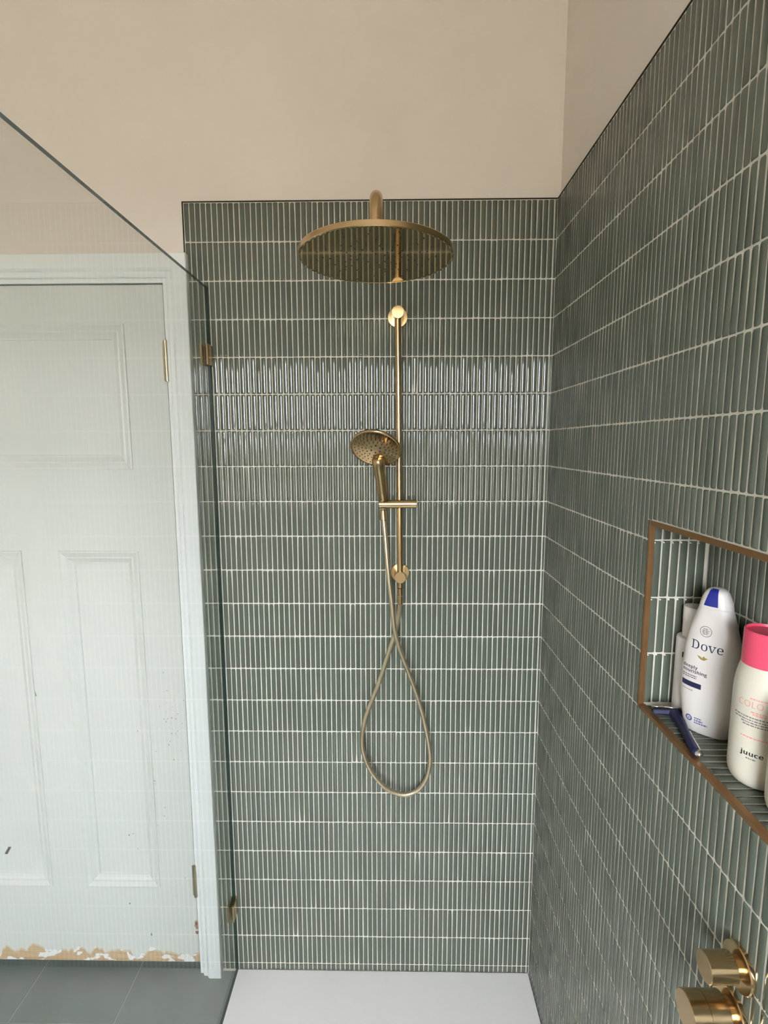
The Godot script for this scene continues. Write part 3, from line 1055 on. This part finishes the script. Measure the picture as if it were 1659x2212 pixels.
func bottles() -> void:
	var floor_y := NY0 + 0.0004
	# --- white bottle in the far corner
	var b := thing("shampoo_bottle", "white cylindrical bottle with a white cap in the niche's far corner", "bottle", Vector3(0.0668, floor_y, 0.5924))
	b.rotation.y = deg_to_rad(-52.0)
	var rows := []
	for a in [[0.0, 0.0], [0.021, 0.0], [0.0238, 0.0015], [0.0245, 0.004], [0.0245, 0.10], [0.0245, 0.124], [0.0238, 0.1268], [0.0218, 0.1285], [0.0172, 0.1292]]:
		rows.append(Vector3(a[0], a[0], a[1]))
	commit(bottle_body(rows), "body", M.white_plastic, b)
	var st := begin()
	lathe(st, [Vector2(0.0168, 0.129), Vector2(0.0168, 0.155), Vector2(0.0174, 0.1555), Vector2(0.0174, 0.176), Vector2(0.0166, 0.178), Vector2(0.0, 0.1768)], 40, Transform3D(), true)
	commit(st, "cap", M.white_plastic, b)
	st = begin()
	var fs := front_of(rows, 2.0)
	print_rect(st, -0.006, 0.010, 0.098, 0.107, fs)
	for y in [0.078, 0.070, 0.063, 0.056, 0.030, 0.024]:
		print_line(st, 0.0, 0.014, y, 0.0022, fs)
	commit(st, "print", M.black, b).set_meta("kind", "stuff")

	# --- body wash with the navy stripe on its cap
	b = thing("body_wash_bottle", "white tapering body wash bottle with a navy stripe on its cap", "bottle", Vector3(0.0622, floor_y, 0.6495))
	b.rotation.y = deg_to_rad(-49.0)
	rows = smooth_rows([Vector3(0.0, 0.0, 0.0), Vector3(0.026, 0.014, 0.0), Vector3(0.0305, 0.0185, 0.004), Vector3(0.034, 0.0205, 0.02), Vector3(0.0385, 0.0225, 0.055), Vector3(0.0395, 0.0228, 0.085), Vector3(0.0385, 0.0222, 0.11), Vector3(0.0345, 0.0205, 0.145), Vector3(0.0275, 0.018, 0.175), Vector3(0.0218, 0.0162, 0.1945)])
	commit(bottle_body(rows, 2.3), "body", M.white_plastic, b)
	var cap := smooth_rows([Vector3(0.0222, 0.0166, 0.1948), Vector3(0.0205, 0.0158, 0.203), Vector3(0.0172, 0.0142, 0.213), Vector3(0.0128, 0.0118, 0.2205), Vector3(0.0065, 0.0065, 0.2240), Vector3(0.0, 0.0, 0.2246)])
	var lid := commit(bottle_body(cap, 2.3), "cap", M.white_plastic, b)
	st = begin()
	var cs := front_of(cap, 2.3)
	for k in 12:
		var ya := lerpf(0.1985, 0.2238, k / 12.0)
		var yb := lerpf(0.1985, 0.2238, (k + 1) / 12.0)
		var wa := lerpf(-0.0125, -0.006, k / 12.0)
		var wb := lerpf(-0.0125, -0.006, (k + 1) / 12.0)
		var ea := lerpf(0.0065, 0.004, k / 12.0)
		var eb := lerpf(0.0065, 0.004, (k + 1) / 12.0)
		for i in 8:
			var f := i / 8.0
			var g := (i + 1) / 8.0
			quad(st, cs.call(lerpf(wa, ea, f), ya, 0.0005), cs.call(lerpf(wb, eb, f), yb, 0.0005), cs.call(lerpf(wb, eb, g), yb, 0.0005), cs.call(lerpf(wa, ea, g), ya, 0.0005))
	commit(st, "stripe", M.blue_cap, lid)
	fs = front_of(rows, 2.3)
	st = begin()
	print_text(st, "Dove", 0.0180, -0.0240, 0.1270, fs, true)
	print_text(st, "deeply", 0.0068, -0.0335, 0.0985, fs, false, true)
	print_text(st, "nourishing", 0.0068, -0.0335, 0.0920, fs, false, true)
	print_rect(st, -0.0335, -0.0050, 0.0715, 0.0795, fs)
	print_line(st, -0.0335, -0.012, 0.0885, 0.0012, fs)
	print_line(st, -0.0335, -0.012, 0.0855, 0.0012, fs)
	commit(st, "navy_print", M.navy, b).set_meta("kind", "stuff")
	st = begin()
	print_ring(st, 0.0005 - 0.006, 0.1605, 0.0072, 0.0081, fs)
	for a in [[0.1635, 0.0035], [0.1610, 0.0048], [0.1585, 0.0048], [0.1560, 0.0036]]:
		print_line(st, -0.0055 - a[1], -0.0055 + a[1], a[0], 0.0014, fs)
	print_line(st, -0.0325, -0.016, 0.0655, 0.0012, fs)
	commit(st, "grey_print", M.grey_print, b).set_meta("kind", "stuff")
	# small gold bird under the name
	st = begin()
	print_shape(st, [Vector2(-0.0140, 0.1225), Vector2(-0.0105, 0.1222), Vector2(-0.0070, 0.1208), Vector2(-0.0045, 0.1235), Vector2(-0.0030, 0.1215), Vector2(0.0010, 0.1210), Vector2(-0.0015, 0.1190), Vector2(-0.0040, 0.1170), Vector2(-0.0085, 0.1174), Vector2(-0.0117, 0.1198)], fs)
	commit(st, "gold_print", M.gold_print, b).set_meta("kind", "stuff")
	st = begin()
	print_ring(st, -0.0195, 0.0215, 0.0028, 0.0050, fs)
	print_shape(st, [Vector2(-0.0215, 0.0208), Vector2(-0.0195, 0.0225), Vector2(-0.0172, 0.0212), Vector2(-0.0195, 0.0200)], fs)
	for a in [[0.0235, 0.010], [0.0198, 0.0115], [0.0162, 0.018]]:
		print_line(st, -0.0115, -0.0115 + a[1], a[0], 0.0022, fs)
	commit(st, "blue_print", M.blue_print, b).set_meta("kind", "stuff")

	# --- cream bottle with the pink cap
	b = thing("conditioner_bottle", "cream bottle with a wide pink cap in the niche", "bottle", Vector3(0.0578, floor_y, 0.7640))
	b.rotation.y = deg_to_rad(-50.0)
	rows = []
	for p in smooth_rows([Vector3(0.0, 0.0, 0.0), Vector3(0.021, 0.021, 0.0), Vector3(0.0285, 0.0285, 0.004), Vector3(0.0325, 0.0325, 0.014), Vector3(0.0332, 0.0332, 0.03), Vector3(0.0332, 0.0332, 0.09), Vector3(0.0330, 0.0330, 0.125), Vector3(0.0305, 0.0305, 0.145), Vector3(0.0272, 0.0272, 0.158)]):
		rows.append(p)
	commit(bottle_body(rows), "body", M.cream_plastic, b)
	st = begin()
	lathe(st, [Vector2(0.0262, 0.1575), Vector2(0.0276, 0.1580), Vector2(0.0270, 0.2005), Vector2(0.0262, 0.2020), Vector2(0.0250, 0.2020), Vector2(0.0245, 0.1985), Vector2(0.0, 0.1975)], 56, Transform3D(), true)
	commit(st, "cap", M.pink, b)
	fs = front_of(rows, 2.0)
	st = begin()
	print_text(st, "COLO", 0.0112, -0.0195, 0.1060, fs, false, false)
	for a in [[0.1195, -0.006, 0.020], [0.1025, -0.004, 0.020], [0.0998, -0.002, 0.020], [0.0690, -0.013, 0.016]]:
		print_line(st, a[1], a[2], a[0], 0.0018, fs)
	commit(st, "pink_print", M.pink_print, b).set_meta("kind", "stuff")
	st = begin()
	print_text(st, "juuce", 0.0082, -0.0115, 0.0440, fs, false, true, 1.15)
	commit(st, "black_print", M.black, b).set_meta("kind", "stuff")
	st = begin()
	for a in [[0.0950, -0.023, 0.022], [0.0915, -0.022, 0.022], [0.0882, -0.014, 0.022], [0.0850, -0.012, 0.022], [0.0415, -0.005, 0.006]]:
		print_line(st, a[1], a[2], a[0], 0.0016, fs)
	commit(st, "grey_print", M.grey_print, b).set_meta("kind", "stuff")

	# --- plain cream bottle nearest the camera
	b = thing("lotion_bottle", "plain cream round-shouldered bottle nearest the camera in the niche", "bottle", Vector3(0.0560, floor_y, 0.8360))
	rows = smooth_rows([Vector3(0.0, 0.0, 0.0), Vector3(0.020, 0.020, 0.0), Vector3(0.0275, 0.0275, 0.004), Vector3(0.0318, 0.0318, 0.014), Vector3(0.0325, 0.0325, 0.03), Vector3(0.0325, 0.0325, 0.09), Vector3(0.0318, 0.0318, 0.115), Vector3(0.0270, 0.0270, 0.136), Vector3(0.0190, 0.0190, 0.148), Vector3(0.0150, 0.0150, 0.151)])
	commit(bottle_body(rows), "body", M.cream_plastic, b)
	st = begin()
	lathe(st, [Vector2(0.0158, 0.151), Vector2(0.0158, 0.176), Vector2(0.0148, 0.178), Vector2(0.0, 0.178)], 40, Transform3D(), true)
	commit(st, "cap", M.cream_plastic, b)

	# --- razor lying on the niche sill
	var rz := thing("razor", "blue razor with chrome parts lying on the niche sill before the bottles", "razor", Vector3(0.026, floor_y, 0.65))
	var hs := []
	for a in [[0.0065, 0.0092, -0.036], [0.0035, 0.0090, -0.020], [-0.0015, 0.0088, 0.002], [-0.0095, 0.0086, 0.029], [-0.0150, 0.0085, 0.051], [-0.0190, 0.0083, 0.068]]:
		hs.append(Vector3(a[0], a[1], a[2]))
	var path := spline(hs, 6)
	st = begin()
	st.set_smooth_group(0)
	var last := []
	for i in path.size():
		var t: Vector3 = (path[mini(i + 1, path.size() - 1)] - path[maxi(i - 1, 0)]).normalized()
		var side := t.cross(Vector3.UP).normalized()
		var up := side.cross(t)
		var f := float(i) / (path.size() - 1)
		var hw := lerpf(0.0088, 0.0046, f) + 0.001 * sin(f * 9.0)
		var hh := lerpf(0.0078, 0.0058, f)
		var rg := []
		for j in 14:
			var a := TAU * j / 14.0
			rg.append(path[i] + side * cos(a) * hw + up * sin(a) * hh)
		if i > 0:
			for j in 14:
				quad(st, last[j], rg[j], rg[(j + 1) % 14], last[(j + 1) % 14])
		last = rg
	st.set_smooth_group(-1)
	facet(st, last, path[0])
	commit(st, "handle", M.razor_blue, rz)
	st = begin()
	var metal := []
	for i in range(16, path.size()):
		metal.append(path[i] + Vector3(0.0052, 0.0022, 0.0006))
	sweep(st, metal, 0.0020, 10)
	commit(st, "chrome_strip", M.chrome, rz)
	st = begin()
	lathe(st, [Vector2(0.0, -0.0056), Vector2(0.0030, -0.0047), Vector2(0.0050, -0.0024), Vector2(0.0056, 0.0), Vector2(0.0050, 0.0024), Vector2(0.0030, 0.0047), Vector2(0.0, 0.0056)], 24, Transform3D(Basis(), path[-1] + Vector3(0.0016, 0.0, 0.003)))
	commit(st, "end_ball", M.chrome, rz)
	# head: black cartridge, chrome surrounds, blue guard
	var hd := Node3D.new()
	hd.name = "razor_head"
	rz.add_child(hd)
	var hxf := Transform3D(Basis(Vector3.UP, deg_to_rad(-8.0)) * Basis(Vector3.RIGHT, deg_to_rad(-22.0)), Vector3(-0.0020, 0.0100, -0.0445))
	st = begin()
	box(st, Vector3(-0.0215, -0.0045, -0.0065), Vector3(0.0215, 0.0035, 0.0065), 0.002, hxf)
	commit(st, "cartridge", M.black, hd)
	st = begin()
	for a in [[0.0085, 0.0130, 0.0085], [-0.0140, 0.0080, 0.0060]]:
		var loop := []
		for k in 33:
			var an := TAU * k / 32.0
			loop.append(hxf * Vector3(a[0] + cos(an) * a[1], 0.0052, 0.002 + sin(an) * a[2]))
		sweep(st, loop, 0.0012, 8)
	commit(st, "chrome_surround", M.chrome, hd)
	st = begin()
	box(st, Vector3(-0.0225, -0.006, 0.0068), Vector3(0.008, 0.001, 0.0095), 0.001, hxf)
	commit(st, "guard", M.navy, hd)
